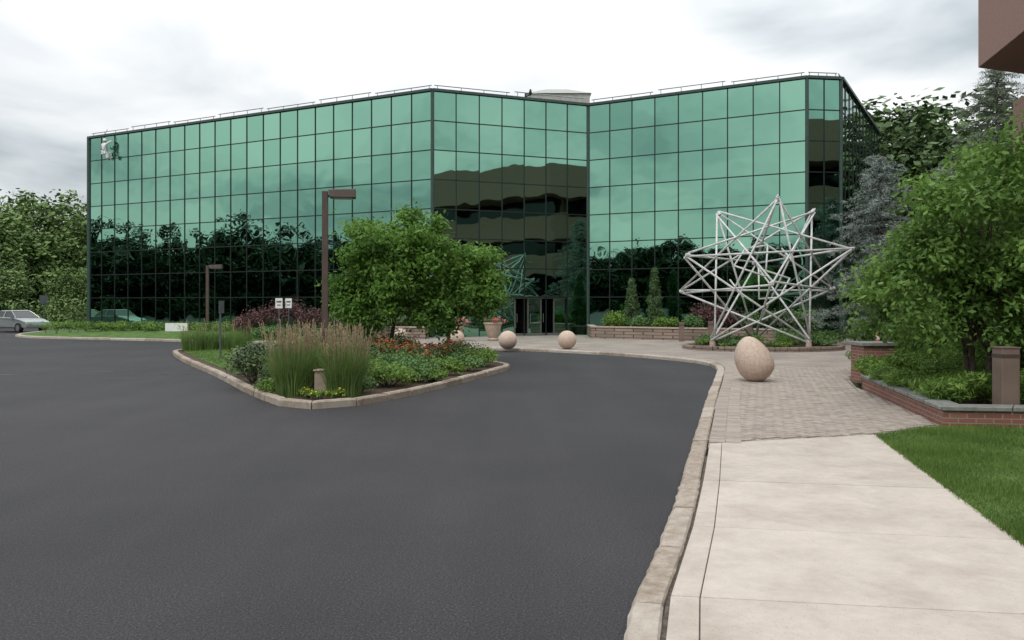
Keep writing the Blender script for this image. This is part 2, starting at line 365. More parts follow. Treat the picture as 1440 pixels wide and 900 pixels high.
def grass_clump(name,c,r,h,n=420,plumes=70,gm=None,pm=None,lean=.22):
    e=empty(name,c); b=MB()
    def blade(mb,x,y,ax,ay,hh,w,seg=4):
        vs=[];a=random.uniform(0,3.14); wx,wy=math.cos(a)*w,math.sin(a)*w
        for k in range(seg+1):
            t=k/seg; px=x+ax*t*t*hh; py=y+ay*t*t*hh; pz=hh*(t-.12*t*t*(abs(ax)+abs(ay))*3); ww=(1-t)**.7
            vs+= [(px-wx*ww,py-wy*ww,pz),(px+wx*ww,py+wy*ww,pz)]
        mb.add(vs,[(2*k,2*k+1,2*k+3,2*k+2) for k in range(seg)])
    for i in range(n):
        a=random.uniform(0,6.28);q=math.sqrt(random.random())*r*.42; l=abs(random.gauss(0,lean))*1.1
        a2=a+random.uniform(-.6,.6)
        blade(b,math.cos(a)*q,math.sin(a)*q,math.cos(a2)*l,math.sin(a2)*l,h*random.uniform(.4,.88),.007)
    b.make('blades',gm or L['reed'],e)
    if plumes:
        st=MB();C=[];U=[];Vv=[]
        for i in range(plumes):
            a=random.uniform(0,6.28);q=math.sqrt(random.random())*r*.4;l=abs(random.gauss(0,lean*.6))
            x,y=math.cos(a)*q,math.sin(a)*q;hh=h*random.uniform(.68,1.04)
            p0=Vector((x,y,0));p1=Vector((x+math.cos(a)*l*hh,y+math.sin(a)*l*hh,hh)); st.tube(p0,p1,.0035,.002,3,False)
            for k in range(14):
                t=.72+.28*k/13; p=p0.lerp(p1,t); C.append(p+Vector([random.gauss(0,.006) for _ in range(3)]))
                d=(p1-p0).normalized(); U.append(d*.03+Vector([random.gauss(0,.007) for _ in range(3)])); Vv.append(d.orthogonal()*.008)
        st.make('stalks',L['plume'],e); quads('plumes',np.array(C),np.array(U),np.array(Vv),pm or L['plume'],e)
    return e

# ---------------------------------------------------------------- world, sun, camera
EL,AZ=math.radians(55),math.radians(200)
w=bpy.data.worlds.new('World'); S.world=w; w.use_nodes=True; nt=w.node_tree; nt.nodes.clear()
out=nn(nt,'ShaderNodeOutputWorld'); bg=nn(nt,'ShaderNodeBackground'); bg.inputs[1].default_value=.112; nt.links.new(bg.outputs[0],out.inputs[0])
sk=nn(nt,'ShaderNodeTexSky'); sk.sky_type='NISHITA'; sk.sun_disc=False; sk.sun_elevation=EL; sk.sun_rotation=AZ
tc=nn(nt,'ShaderNodeTexCoord'); sx=nn(nt,'ShaderNodeSeparateXYZ'); nt.links.new(tc.outputs['Generated'],sx.inputs[0])
za=nn(nt,'ShaderNodeMath',operation='MAXIMUM'); za.inputs[1].default_value=0; nt.links.new(sx.outputs[2],za.inputs[0])
zb=nn(nt,'ShaderNodeMath',operation='ADD'); zb.inputs[1].default_value=.2; nt.links.new(za.outputs[0],zb.inputs[0])
dx=nn(nt,'ShaderNodeMath',operation='DIVIDE'); dy=nn(nt,'ShaderNodeMath',operation='DIVIDE')
nt.links.new(sx.outputs[0],dx.inputs[0]); nt.links.new(zb.outputs[0],dx.inputs[1]); nt.links.new(sx.outputs[1],dy.inputs[0]); nt.links.new(zb.outputs[0],dy.inputs[1])
cb=nn(nt,'ShaderNodeCombineXYZ'); nt.links.new(dx.outputs[0],cb.inputs[0]); nt.links.new(dy.outputs[0],cb.inputs[1]); cb.inputs[2].default_value=3.1
cn=nn(nt,'ShaderNodeTexNoise'); cn.inputs['Scale'].default_value=.95; cn.inputs['Detail'].default_value=6; cn.inputs['Roughness'].default_value=.48; cn.inputs['Distortion'].default_value=.5
nt.links.new(cb.outputs[0],cn.inputs['Vector'])
cr=ramp(nt,[(.36,(4.1,4.6,4.9)),(.45,(6.5,6.9,7.1)),(.52,(8.3,8.4,8.5)),(.62,(9.5,9.5,9.5))]); nt.links.new(cn.outputs[0],cr.inputs[0])
mx=nn(nt,'ShaderNodeMixRGB'); mx.inputs[0].default_value=.94; nt.links.new(sk.outputs[0],mx.inputs[1]); nt.links.new(cr.outputs[0],mx.inputs[2])
zg=nn(nt,'ShaderNodeMath',operation='MULTIPLY_ADD'); zg.inputs[1].default_value=1.1; zg.inputs[2].default_value=.86; nt.links.new(za.outputs[0],zg.inputs[0])
mu=nn(nt,'ShaderNodeMixRGB',blend_type='MULTIPLY'); mu.inputs[0].default_value=1; nt.links.new(mx.outputs[0],mu.inputs[1]); nt.links.new(zg.outputs[0],mu.inputs[2]); nt.links.new(mu.outputs[0],bg.inputs[0])
sd=bpy.data.lights.new('sun','SUN'); sd.energy=1.4; sd.angle=math.radians(14); sd.color=(1,.96,.9); so=bpy.data.objects.new('sun',sd); COL.objects.link(so)
dirv=Vector((math.sin(AZ)*math.cos(EL),math.cos(AZ)*math.cos(EL),math.sin(EL))); so.rotation_euler=dirv.to_track_quat('Z','Y').to_euler(); so.location=(0,-10,30)
cd=bpy.data.cameras.new('camera'); cam=bpy.data.objects.new('camera',cd); COL.objects.link(cam); S.camera=cam
cam.location=(0,0,2.0); cam.rotation_euler=(math.radians(90),0,0); cd.lens=28.75; cd.sensor_width=36; cd.shift_y=-25/1440; cd.clip_end=2000
S.view_settings.view_transform='Standard'; S.view_settings.look='None'; S.view_settings.exposure=0

# ---------------------------------------------------------------- ground
b=MB(); b.add([(-600,-600,-.03),(600,-600,-.03),(600,600,-.03),(-600,600,-.03)],[(0,1,2,3)]); b.make('ground',M['ground'])
curb=[(-2.6,-12),(-1.2,-4),(-.35,0),(.67,4.84),(1.05,6.1),(1.55,7.8),(2.15,10.0),(2.75,12.2),(3.85,16.2),(5.1,20.6),(6.0,24.0),(6.15,26.2),(5.4,28.2),(3.5,30.9),(.87,33.2),(-2.4,34.8),(-7.1,37.2),(-16.6,41.2),(-24,44.3),(-27.5,46),(-30,50),(-32,60),(-34,75)]
CS=resample(curb,.6)
lotp=[(p.x,p.y) for p in CS]+[(-80,75),(-80,-60),(-2.6,-60)]
b=MB(); b.add([(x,y,0.) for x,y in ccw(lotp)],[tuple(range(len(lotp)))]); b.make('asphalt_road',M['asphalt'])
CW=.2
ko,KP,KQ=kerb('kerb',curb[:19],CW,.12,M['curb'],step=1.25,side=1,gap=.006,rough=.0045)
kb2,_,_=kerb('kerb',curb[18:],.2,.12,M['curb'],step=2,side=1)
def curbx(y,off=0.):
    for i in range(1,len(KQ)):
        if KQ[i].y>=y: t=(y-KQ[i-1].y)/(KQ[i].y-KQ[i-1].y); return KQ[i-1].x+(KQ[i].x-KQ[i-1].x)*t+off
    return 0
def rightx(y): return 4.02+(y-6.43)*.224
inner=[(p.x,p.y) for p in offset(CS,CW+.012)]
pl=[p for p in inner if p[1]>-12 and p[0]>-9 ]
plaza=[p for p in pl if p[1]>10.6]+[(-7.5,50),(6,55),(22,55),(22,42),(16.5,38),(13,30),(8.4,20.4),(7.75,18.4),(6.75,12.75),(5.25,11.8),(5.2,10.6)]
slab('paver_plaza',plaza,-.02,.085,M['paverfar'])
wb=[(curbx(y,.0),y) for y in np.arange(-6,10.7,.6)]+[(rightx(10.6),10.55),(rightx(-6),-6)]
slab('sidewalk_base',wb,-.02,.078,M['joint'])
e=empty('concrete_sidewalk'); b=MB(); js=[-6,-4.2,-2.4,-.6,1.2,2.3,3.75,5.3,6.95,8.75,11.0]
for i in range(len(js)-1):
    a,c=js[i]+.007,js[i+1]-.007; last=i==len(js)-2
    for (fx0,fx1) in((0,.068),(.0705,1)):
        def px(y,f,k):
            l=curbx(y,.03);r=rightx(y-.4); x=l+(r-l)*f; yy=y-.4*f if not(k and last) else y+.75*f
            if k and last: x=l+(5.22-l)*f
            return (x,yy)
        p=[px(a,fx0,0),px(a,fx1,0),px(c,fx1,1),px(c,fx0,1)]
        z=.1+random.uniform(-.002,.002)
        b.hexa([(x,y,.0) for x,y in p],[(x,y,z) for x,y in p])
b.make('slabs',M['conc'],e,bevel=.006)
e=empty('brick_paving'); b=MB(); th=math.radians(28); u=.105
region=[(curbx(y,.03),y) for y in np.arange(11.2,23.9,.5)]+[(10.2,24),(8.3,20.2),(7.6,18.2),(6.62,12.75),(5.25,11.85)]
for i in range(-150,190):
    for j in range(-20,260):
        k=(i-j)%4
        if k==0: s=(2,1)
        elif k==3: s=(1,2)
        else: continue
        x0,y0=i*u,j*u; cx,cy=x0+s[0]*u/2,y0+s[1]*u/2
        X=5+cx*math.cos(th)-cy*math.sin(th); Y=9+cx*math.sin(th)+cy*math.cos(th)
        if not(11<Y<24.2 and 2<X<11): continue
        if not inpoly(X,Y,region): continue
        g=.005; z=.1+random.uniform(-.002,.002); c,sn=math.cos(th),math.sin(th)
        pp=[]
        for ax,ay in((x0+g,y0+g),(x0+s[0]*u-g,y0+g),(x0+s[0]*u-g,y0+s[1]*u-g),(x0+g,y0+s[1]*u-g)):
            pp.append((5+ax*c-ay*sn,9+ax*sn+ay*c))
        b.add([(x,y,.07) for x,y in pp]+[(x,y,z) for x,y in pp],[(4,5,6,7),(0,1,5,4),(1,2,6,5),(2,3,7,6),(3,0,4,7)])
b.make('pavers',M['paver'],e)
b=MB(); RP=resample([(p.x,p.y) for p in offset(resample(curb[6:13],.3),CW+.02)],.11); RQ=offset(RP,.42)
for i in range(len(RP)-1):
    for f0,f1 in((0,.49),(.51,1)):
        g=.05; A=RP[i].lerp(RP[i+1],g);B=RP[i].lerp(RP[i+1],1-g);C_=RQ[i].lerp(RQ[i+1],1-g);D=RQ[i].lerp(RQ[i+1],g)
        a0=A.lerp(D,f0);a1=A.lerp(D,f1);b0=B.lerp(C_,f0);b1=B.lerp(C_,f1); z=.106
        if a0.y<11.05: continue
        q=[a0,a1,b1,b0]; b.hexa([(p.x,p.y,.08) for p in q],[(p.x,p.y,z) for p in q])
b.make('soldier_course',M['paver'],e)
lawnR=[(rightx(-12)+.01,-12)]+[(rightx(10.4)+.02,10.4),(5.24,11.75),(6.6,12.6),(60,12.5),(60,-12)]
slab('lawn',lawnR,-.02,.09,M['grass'])
b=MB()
for i in range(95000):
    y=4.5+8*random.random(); x=rightx(y)-.05+random.random()**1.3*5.5
    if x>y*.68+.4: continue
    if not inpoly(x-.05,y,lawnR) and not inpoly(x+.05,y,lawnR): continue
    h=random.uniform(.03,.085)*(1+.5*math.sin(x*3+1)*math.sin(y*2.3)); a=random.uniform(0,6.28); wv=.0045; lx,ly=random.gauss(0,.025),random.gauss(0,.025)
    b.add([(x-math.cos(a)*wv,y-math.sin(a)*wv,.088),(x+math.cos(a)*wv,y+math.sin(a)*wv,.088),(x+lx,y+ly,.088+h)],[(0,1,2)])
b.make('grass_blades',L['lawn'])
lawnL=[(p[0],p[1]) for p in inner if p[0]<-8.6]+[(-34,90),(-7,60),(-7,44),(-7.5,37.8)]
slab('lawn',lawnL,-.02,.1,M['grass'])
bedR=[(7.9,18.3),(6.85,12.75),(40,12.6),(40,60),(22.1,60),(22.1,42),(16.6,38),(13.1,30),(8.6,20.4)]
slab('planting_bed',bedR,-.02,.2,M['mulch'])
b=MB(); n=24
for i in range(n+1):
    t=i/n; x=-27+19*t; y=46.2-4.2*t
    hh=.45*math.sin(math.pi*t)**.5 if 0<t<1 else 0
    for k,(o,z) in enumerate(((0,.1),(1.2,hh*.7+.1),(3,hh+.1),(6,.1))): b.v.append((x+o*.4,y+o,z+.002))
for i in range(n):
    for k in range(3): b.f.append((i*4+k,i*4+4+k,i*4+5+k,i*4+1+k))
b.make('grass_berm',M['grass'],smooth=True)

# ---------------------------------------------------------------- glass building
FP=[(-29.75,57.5),(-4.33,44.5),(4.46,47.9),(15.15,42.0),(17.0,42.25),(25.3,56.3)]
NC=[21,7,9,2,12]; TOP=13.5; rows=[0.1,2.3]+[2.3+1.6*i for i in range(1,8)]
bl=empty('glass_office_building',(0,50,0))
def ch(o): o.parent=bl; o.matrix_parent_inverse=Matrix.Translation((0,-50,0)); return o
gp=MB(); ml=MB(); cm=MB(); cp=MB(); rl=MB()
for s in range(5):
    A=Vector(FP[s]);B=Vector(FP[s+1]);d=(B-A);Ln=d.length;d.normalize();nrm=Vector((d.y,-d.x)); ang=math.atan2(d.y,d.x); n=NC[s]; cw=Ln/n
    for i in range(n):
        for r in range(len(rows)-1):
            if s==1 and r==0 and i in(3,4,5): continue
            z0,z1=rows[r],rows[r+1]; p0=A+d*(i*cw);p1=A+d*((i+1)*cw)
            tx=random.gauss(0,.0014)*cw/2; tz=random.gauss(0,.0022)*(z1-z0)/2
            q=[]
            for p,sx_ in((p0,-1),(p1,1)):
                for z,sz in((z0,-1),(z1,1)):
                    o=nrm*(tx*sx_+tz*sz); q.append((p.x+o.x,p.y+o.y,z))
            gp.add([q[0],q[2],q[3],q[1]],[(0,1,2,3)])
    for i in range(1,n):
        p=A+d*(i*cw)+nrm*.01; ml.box((p.x,p.y,(TOP+rows[0])/2),(.05,.05,TOP-rows[0]),ang)
    for r in rows[1:-1]:
        p=(A+B)/2+nrm*.006; ml.box((p.x,p.y,r),(Ln-.02,.04,.055),ang)
    if s!=1:
        p=(A+B)/2+nrm*.012; ml.box((p.x,p.y,rows[0]+.08),(Ln-.02,.06,.16),ang)
    p=(A+B)/2+nrm*.03; cp.box((p.x,p.y,TOP+.06),(Ln+.02,.22,.14),ang)
    nseg=max(1,round(Ln/4.2)); sl=Ln/nseg
    for k in range(nseg):
        a=A+d*(k*sl+.15)-nrm*.15; c=A+d*((k+1)*sl-.15)-nrm*.15; zz=TOP+.36+(.08 if k%2 else 0)
        rl.tube((a.x,a.y,zz),(c.x,c.y,zz),.028,n=6)
        for t in(.04,.35,.65,.96):
            q=a.lerp(c,t); rl.tube((q.x,q.y,TOP+.1),(q.x,q.y,zz),.022,n=5)
for s,(x,y) in enumerate(FP[:5]):
    wd=.16 if s else .22
    cm.tube((x,y,.1),(x,y,TOP+.1),wd/1.6,n=8)
ch(gp.make('curtain_wall_glass',M['glass'])); ch(ml.make('mullions',M['mull'])); ch(cm.make('corner_posts',M['cap'])); ch(cp.make('parapet_cap',M['cap'])); ch(rl.make('roof_rail',M['railmetal']))
b=MB(); b.prism(ccw([(-29.7,57.6),(-4.33,44.7),(4.46,48.1),(15.1,42.2),(16.9,42.4),(25.1,56.3),(14,68),(-22,72)]),TOP-.35,TOP-.05); ch(b.make('roof_slab',M['roof']))
b=MB(); b.prism(ccw([(-29.5,57.8),(-22,72),(14,68),(25.0,56.5),(24,56.5),(13,67),(-21.5,71),(-29.0,57.9)]),.1,TOP-.4); ch(b.make('rear_wall',M['cap']))
b=MB(); c=(2.9,53.0); z=TOP+.3
b.add([(c[0]-2.1,c[1]-1.6,z+1.35),(c[0]+2.1,c[1]-1.6,z+1.35),(c[0]+2.1,c[1]+1.6,z+1.35),(c[0]-2.1,c[1]+1.6,z+1.35),(c[0]-.7,c[1],z+2.0),(c[0]+.7,c[1],z+2.0)],[(0,1,5,4),(1,2,5),(2,3,4,5),(3,0,4)])
b.box((c[0],c[1],z+.49),(4,3,1.7)); ch(b.make('roof_skylight',M['sky_roof']))
A=Vector(FP[1]);B=Vector(FP[2]);d=(B-A).normalized();nrm=Vector((d.y,-d.x));ang=math.atan2(d.y,d.x);cw=(B-A).length/7
fr=MB();dk=MB();wi=MB();dg=MB()
def ep(s,o,z): p=A+d*s-nrm*o; return (p.x,p.y,z)
s0,s1=3*cw,6*cw
dk.box(ep((s0+s1)/2,1.6,1.2),(s1-s0-.02,.05,2.2),ang)
for sx_ in(s0+.03,s1-.03): dk.box(ep(sx_,.8,1.2),(.05,1.55,2.2),ang)
dk.box(ep((s0+s1)/2,.8,2.33),(s1-s0,1.5,.04),ang)
nD=5; dw=(s1-s0)/nD
for i in range(nD+1): fr.box(ep(s0+i*dw,.12,1.19),(.06,.08,2.18),ang)
fr.box(ep((s0+s1)/2,.12,2.25),(s1-s0,.085,.1),ang); fr.box(ep((s0+s1)/2,.12,.17),(s1-s0,.075,.12),ang)
for i in(1,2,3): fr.box(ep(s0+i*dw+.12,.04,1.1),(.03,.04,.5),ang)
for i in(0,2,4): dg.box(ep(s0+(i+.5)*dw,.13,1.2),(dw-.08,.02,2.0),ang)
wi.box(ep(s0+dw*1.5,1.5,1.3),(.45,.04,1.6),ang); wi.box(ep(s0+dw*3.5,1.5,1.2),(.35,.04,1.5),ang)
ch(fr.make('entrance_door_frames',M['doorframe'])); ch(dk.make('vestibule',M['darkglass'])); ch(wi.make('lobby_panels',M['terra'])); ch(dg.make('door_glass',M['glass']))

# ---------------------------------------------------------------- brown office building (right of camera)
bb=empty('brown_concrete_building',(25,15,0))
def chb(o): o.parent=bb; o.matrix_parent_inverse=Matrix.Translation((-25,-15,0)); return o
Pn=Vector((17.9,31.4)); d1=Vector((-.21,-.978)).normalized(); d2=Vector((.93,.36)).normalized()
def ring(i,l1=46,l2=34):
    c=Pn+d1*i*1.1+d2*i*1.1
    return ccw([tuple(c),tuple(c+d1*(l1-i)),tuple(c+d1*(l1-i)+d2*(l2-i)),tuple(c+d2*(l2-i))])
b=MB(); g=MB()
for i,(z0,z1) in enumerate(((11,13.75),(7.5,9.5),(4.4,6.2),(1.2,2.6))):
    b.prism(ring([0,1.1,1.6,2.0][i]),z0,z1)
for z0,z1 in((9.5,11),(6.2,7.5),(2.6,4.4)): g.prism(ring(3.0),z0+.002,z1-.002)
b.prism(ring(3.2),0,1.2)
for k in range(8):
    q=Pn+d2*1.8+d1*(2.5+k*6); b.box((q.x+2.2,q.y,5.5),(.6,.6,10.9),math.atan2(d1.y,d1.x))
chb(b.make('precast_bands',M['brownb'],bevel=.02)); chb(g.make('window_bands',M['darkglass']))

# ---------------------------------------------------------------- sculpture
phi=(1+5**.5)/2; IV=[]
for a in(-1,1):
    for c in(-phi,phi): IV+=[(0,a,c),(a,c,0),(c,0,a)]
IV=np.array(IV)/math.sqrt(1+phi*phi)
tg=np.array([(-62,90),(21,97),(73,91),(116,29),(102,-22),(61,-96),(-67,-96),(-120,-27),(-100,22)])/124.
r2=np.random.default_rng(3); best=(9,None)
for it in range(7000):
    if it<4500 or best[1] is None: q=r2.normal(size=4)
    else: q=best[2]+r2.normal(size=4)*.04
    q=q/np.linalg.norm(q); a,b_,c,d_=q
    R=np.array([[1-2*(c*c+d_*d_),2*(b_*c-a*d_),2*(b_*d_+a*c)],[2*(b_*c+a*d_),1-2*(b_*b_+d_*d_),2*(c*d_-a*b_)],[2*(b_*d_-a*c),2*(c*d_+a*b_),1-2*(b_*b_+c*c)]])
    W=IV@R.T; P2=W[:,[0,2]]; D=np.linalg.norm(tg[:,None]-P2[None],axis=2); er=(D.min(1)**2).sum()
    if er<best[0]: best=(er,W,q)
W=best[1]; W2=W.copy(); used=set()
for k in range(len(tg)):
    o_=sorted(range(12),key=lambda i:np.linalg.norm(W[i,[0,2]]-tg[k]))
    for i in o_:
        if i not in used:
            used.add(i)
            if np.linalg.norm(W[i,[0,2]]-tg[k])<.45: W2[i,0]+= (tg[k][0]-W[i,0])*.9; W2[i,2]+=(tg[k][1]-W[i,2])*.9
            break
cen=Vector((10.15,33.2,3.22)); yaw=-math.atan2(10.15,33.2); Rz=Matrix.Rotation(yaw,3,'Z')
tips=[cen+Rz@Vector(p)*3.5 for p in W2]
tips=[Vector((t.x,t.y,max(t.z,.3))) for t in tips]
sc=empty('star_tube_sculpture',cen); b=MB(); rs=random.Random(4)
for i in range(12):
    for j in range(i+1,12):
        if abs(np.linalg.norm(W[i]-W[j])-2*phi/math.sqrt(1+phi*phi))<.02:
            o1=Vector([rs.uniform(-.09,.09) for _ in range(3)]);o2=Vector([rs.uniform(-.09,.09) for _ in range(3)])
            b.tube(tips[i]-cen+o1,tips[j]-cen+o2,.041,n=10)
for i in range(12):
    nb=sorted([j for j in range(12) if j!=i],key=lambda j:np.linalg.norm(W[i]-W[j]))[:5]
    for j in nb:
        if j>i and (i*7+j)%3==0:
            b.tube(Rz@Vector(W2[i])*3.5*.38,Rz@Vector(W2[j])*3.5*.38,.036,n=8)
b.make('tubes',M['white_tube'],sc,smooth=True)
b=MB()
for t in tips:
    bpyv=t-cen; d=bpyv.normalized(); b.tube(bpyv-d*.12,bpyv+d*.05,.085,.07,10)
b.make('node_joints',M['white_tube'],sc)
b=MB(); 
for t in tips:
    if t.z<.9: b.tube((t.x-cen.x,t.y-cen.y,.1-cen.z),(t.x-cen.x,t.y-cen.y,t.z-cen.z),.14,.1,10)
if b.v: b.make('footings',M['terra'],sc)
el=[(10.3+3.1*math.cos(a),33.6+2.1*math.sin(a)) for a in np.linspace(0,2*math.pi,30,endpoint=False)]
slab('planting_bed',el,.05,.24,M['mulch']); kerb('stone_edging',el,.18,.27,M['stone'],step=.45,closed=True,side=1)
for i in range(42):
    a=random.uniform(0,6.28);q=random.uniform(.35,1)
    shrub('perennial_plant',(10.3+2.7*q*math.cos(a),33.6+1.7*q*math.sin(a),.2),(.45,.45),random.uniform(.25,.6),random.choice([L['juniper'],L['dark'],L['lime'],L['juniper']]),380,.09)

# ---------------------------------------------------------------- island
isl=[(-13.1,31.6),(-10.6,26.6),(-8.2,22.4),(-5.9,18.1),(-4.6,15.9),(-4.1,15.35),(-3.5,15.3),(-2.9,15.9),(-1.9,18.1),(-.2,23.6),(-.05,24.6),(-.6,26),(-3.1,29.2),(-7.6,32.2),(-11.8,33.6),(-12.9,33)]
_,IP,IQ=kerb('island_kerb',isl,.17,.15,M['curbisl'],step=.95,closed=True,side=-1,rough=.006)
ip=[(p.x,p.y) for p in IQ]; slab('island_soil',ip,-.02,.1,M['mulch'])
lw=[(-12.7,31.6),(-10.4,27.2),(-8.0,22.9),(-7.2,21.4),(-6.3,22.0),(-6.9,26),(-8.5,30),(-10.5,31.8),(-12,32.6)]
slab('island_lawn',lw,.06,.125,M['grass'])
b=MB()
for i in range(18000):
    x,y=random.uniform(-12.7,-6),random.uniform(21,32.6)
    if inpoly(x,y,lw):
        h=random.uniform(.04,.1);a=random.uniform(0,6.28);wv=.009
        b.add([(x-math.cos(a)*wv,y-math.sin(a)*wv,.12),(x+math.cos(a)*wv,y+math.sin(a)*wv,.12),(x+random.gauss(0,.02),y+random.gauss(0,.02),.12+h)],[(0,1,2)])
b.make('grass_blades',L['lawn'])
exm=[(-4.9,23.6,1.9,.4,.4,.3),(-4.5,23.2,1.6,.4,.4,.3),(-5.0,23.9,2.5,.45,.45,.3),(-3.9,23.0,1.5,.35,.35,.25),(-2.6,23.2,1.6,.4,.4,.3),(-3.0,24,4.5,.4,.4,.3),(-2.2,23.5,1.9,.4,.4,.3),(-2.0,23.6,3.6,.45,.4,.3),(-4.2,23.6,3.9,.4,.4,.3),(-1.7,24,2.9,.45,.4,.3)]
tree('maple_tree',(-3.6,24,.1),1.2,(-3.2,24,2.85),(1.75,1.7,1.65),78,.38,380,.15,L['maple'],tr=.07,seed=14,limbs=26,low=-.9,extra=exm,fuzz=.4)
tree('maple_tree',(-2.2,27,.1),1.3,(-1.65,27,2.45),(1.2,1.2,1.45),44,.38,340,.15,L['maple'],tr=.055,seed=5,limbs=18,low=-.85,fuzz=.4)
for (x,y,r,h,k,n,ls) in [(-6.1,19.3,.7,.95,'dark',2800,.075),(-5.6,20.4,.8,1.1,'dark',2900,.08),(-6.6,20.9,.65,.9,'dark',2200,.08),(-5.35,18.4,.5,.6,'dark',1600,.07),(-6.9,22.2,.6,.75,'juniper',1600,.08),
    (-4.95,17.1,.42,.38,'lime',1300,.065),(-2.75,18.3,.66,.55,'lime',2500,.075),(-2.3,19.6,.7,.6,'juniper',2500,.075),(-2.9,20.6,.7,.7,'juniper',2400,.075),(-1.85,21.1,.7,.5,'lime',2300,.075),
    (-1.3,22.6,.65,.5,'juniper',2100,.08),(-.85,24.2,.65,.58,'lime',2100,.08),(-1.9,24.6,.7,.7,'juniper',1900,.08),(-3.2,17.0,.42,.45,'juniper',1300,.065),(-3.9,20.5,.8,1.0,'dark',2200,.08),(-4.7,19.2,.7,.9,'juniper',2200,.075),
    (-4.6,22.6,.8,1.1,'juniper',1800,.085),(-5.4,24.5,.8,1.2,'dark',1800,.085),(-4.2,27,.9,1.2,'dark',1700,.09),(-2.6,22.6,.65,.8,'dark',1700,.08),(-1.6,26,.8,.7,'juniper',1500,.08),(-3.4,18.9,.55,.7,'lime',1700,.075),(-1.9,19.6,.4,.35,'lime',1100,.07),(-6.3,26.5,.9,1.1,'juniper',1700,.09),(-6,28.5,.9,1.0,'dark',1700,.09)]:
    shrub('island_shrub',(x,y,.1),(r,r),h,L[k],n,ls,ncl=18)
for (x,y,h) in [(-2.9,23.2,1.0),(-2.2,23.7,.85),(-3.5,22.2,1.05),(-1.8,25.0,.85),(-3.9,23.6,1.0),(-2.55,21.6,.85)]:
    shrub('red_flower_bush',(x,y,.1),(.5,.5),h,L['juniper'],1100,.075,fl=L['redfl'],nf=190)
for (x,y) in [(-3.75,15.95),(-3.45,16.05),(-4.05,16.2)]:
    shrub('yellow_flower_plant',(x,y,.1),(.2,.2),.22,L['lime'],300,.05,fl=L['yelfl'],nf=40)
for (x,y,r,h,n,p) in [(-4.45,16.7,.85,1.5,1400,85),(-3.38,16.5,.8,1.48,1350,80),(-4.25,17.5,.7,1.42,900,60),(-3.5,17.7,.7,1.4,900,55),(-5.0,17.9,.6,1.2,800,30)]:
    grass_clump('feather_reed_grass',(x,y,.1),r,h,n,p)
for (x,y) in [(-12.0,32.2),(-11.3,32.5),(-10.5,31.9),(-12.4,31.7)]:
    grass_clump('feather_reed_grass',(x,y,.1),.9,1.25,600,8)
b=MB(); b.box((0,0,.25),(.3,.3,.5)); b.box((0,0,.515),(.36,.36,.03)); o=b.make('concrete_utility_box',M['terra'],bevel=.01); o.location=(-3.9,16.75,.1); o.rotation_euler[2]=.3

# ---------------------------------------------------------------- lamps
def street_lamp(x,y,h,rz=0,w_=.15,hl=.75):
    e=empty('street_lamp',(x,y,.1)); b=MB()
    b.box((0,0,h/2),(w_,w_,h)); b.box((0,0,.04),(w_*2.2,w_*2.2,.08)); b.make('pole',M['lamp'],e,bevel=.008)
    b=MB(); b.box((w_/2+.06,0,h-.12),(.12,.07,.07)); x0=w_/2+.05
    b.hexa([(x0,-.19,h-.17),(x0+hl-.1,-.19,h-.17),(x0+hl-.1,.19,h-.17),(x0,.19,h-.17)],[(x0-.04,-.17,h+.03),(x0+hl-.1,-.17,h+.06),(x0+hl-.1,.17,h+.06),(x0-.04,.17,h+.03)])
    b.make('lamp_head',M['lamp'],e,bevel=.015)
    b=MB(); b.box((x0+hl/2-.05,0,h-.178),(hl-.25,.28,.02)); b.make('lens',M['lens'],e); e.rotation_euler[2]=rz
street_lamp(-4.8,21,4.75,.15); street_lamp(-17.5,47,4.0,.1,.16,.8)

# ---------------------------------------------------------------- stone balls and egg
def ball(name,x,y,r,egg=False):
    bm=bmesh.new(); bmesh.ops.create_uvsphere(bm,u_segments=40,v_segments=24,radius=r)
    for v in bm.verts:
        if egg:
            t=(v.co.z/r+1)/2; v.co.z*=1.17; k=1-.30*max(0,t-.35)**1.2*1.3; v.co.x*=k; v.co.y*=k
            v.co.x-=.30*r*max(0,t-.35)*1.7
        elif v.co.z<-r*.96: v.co.z=-r*.96
    me=bpy.data.meshes.new(name); bm.to_mesh(me); bm.free(); me.polygons.foreach_set('use_smooth',[True]*len(me.polygons))
    o=obj(name,me,None,M['sphere']); o.location=(x,y,.1+r*(1.12 if egg else .955)); return o
ball('stone_sphere',-.17,33.2,.38); ball('stone_sphere',2.25,33.4,.38); ball('stone_sphere',-2.4,34.9,.37); ball('stone_sphere',-5.15,37.6,.36)
ball('egg_shaped_stone',5.86,19.7,.47,True)

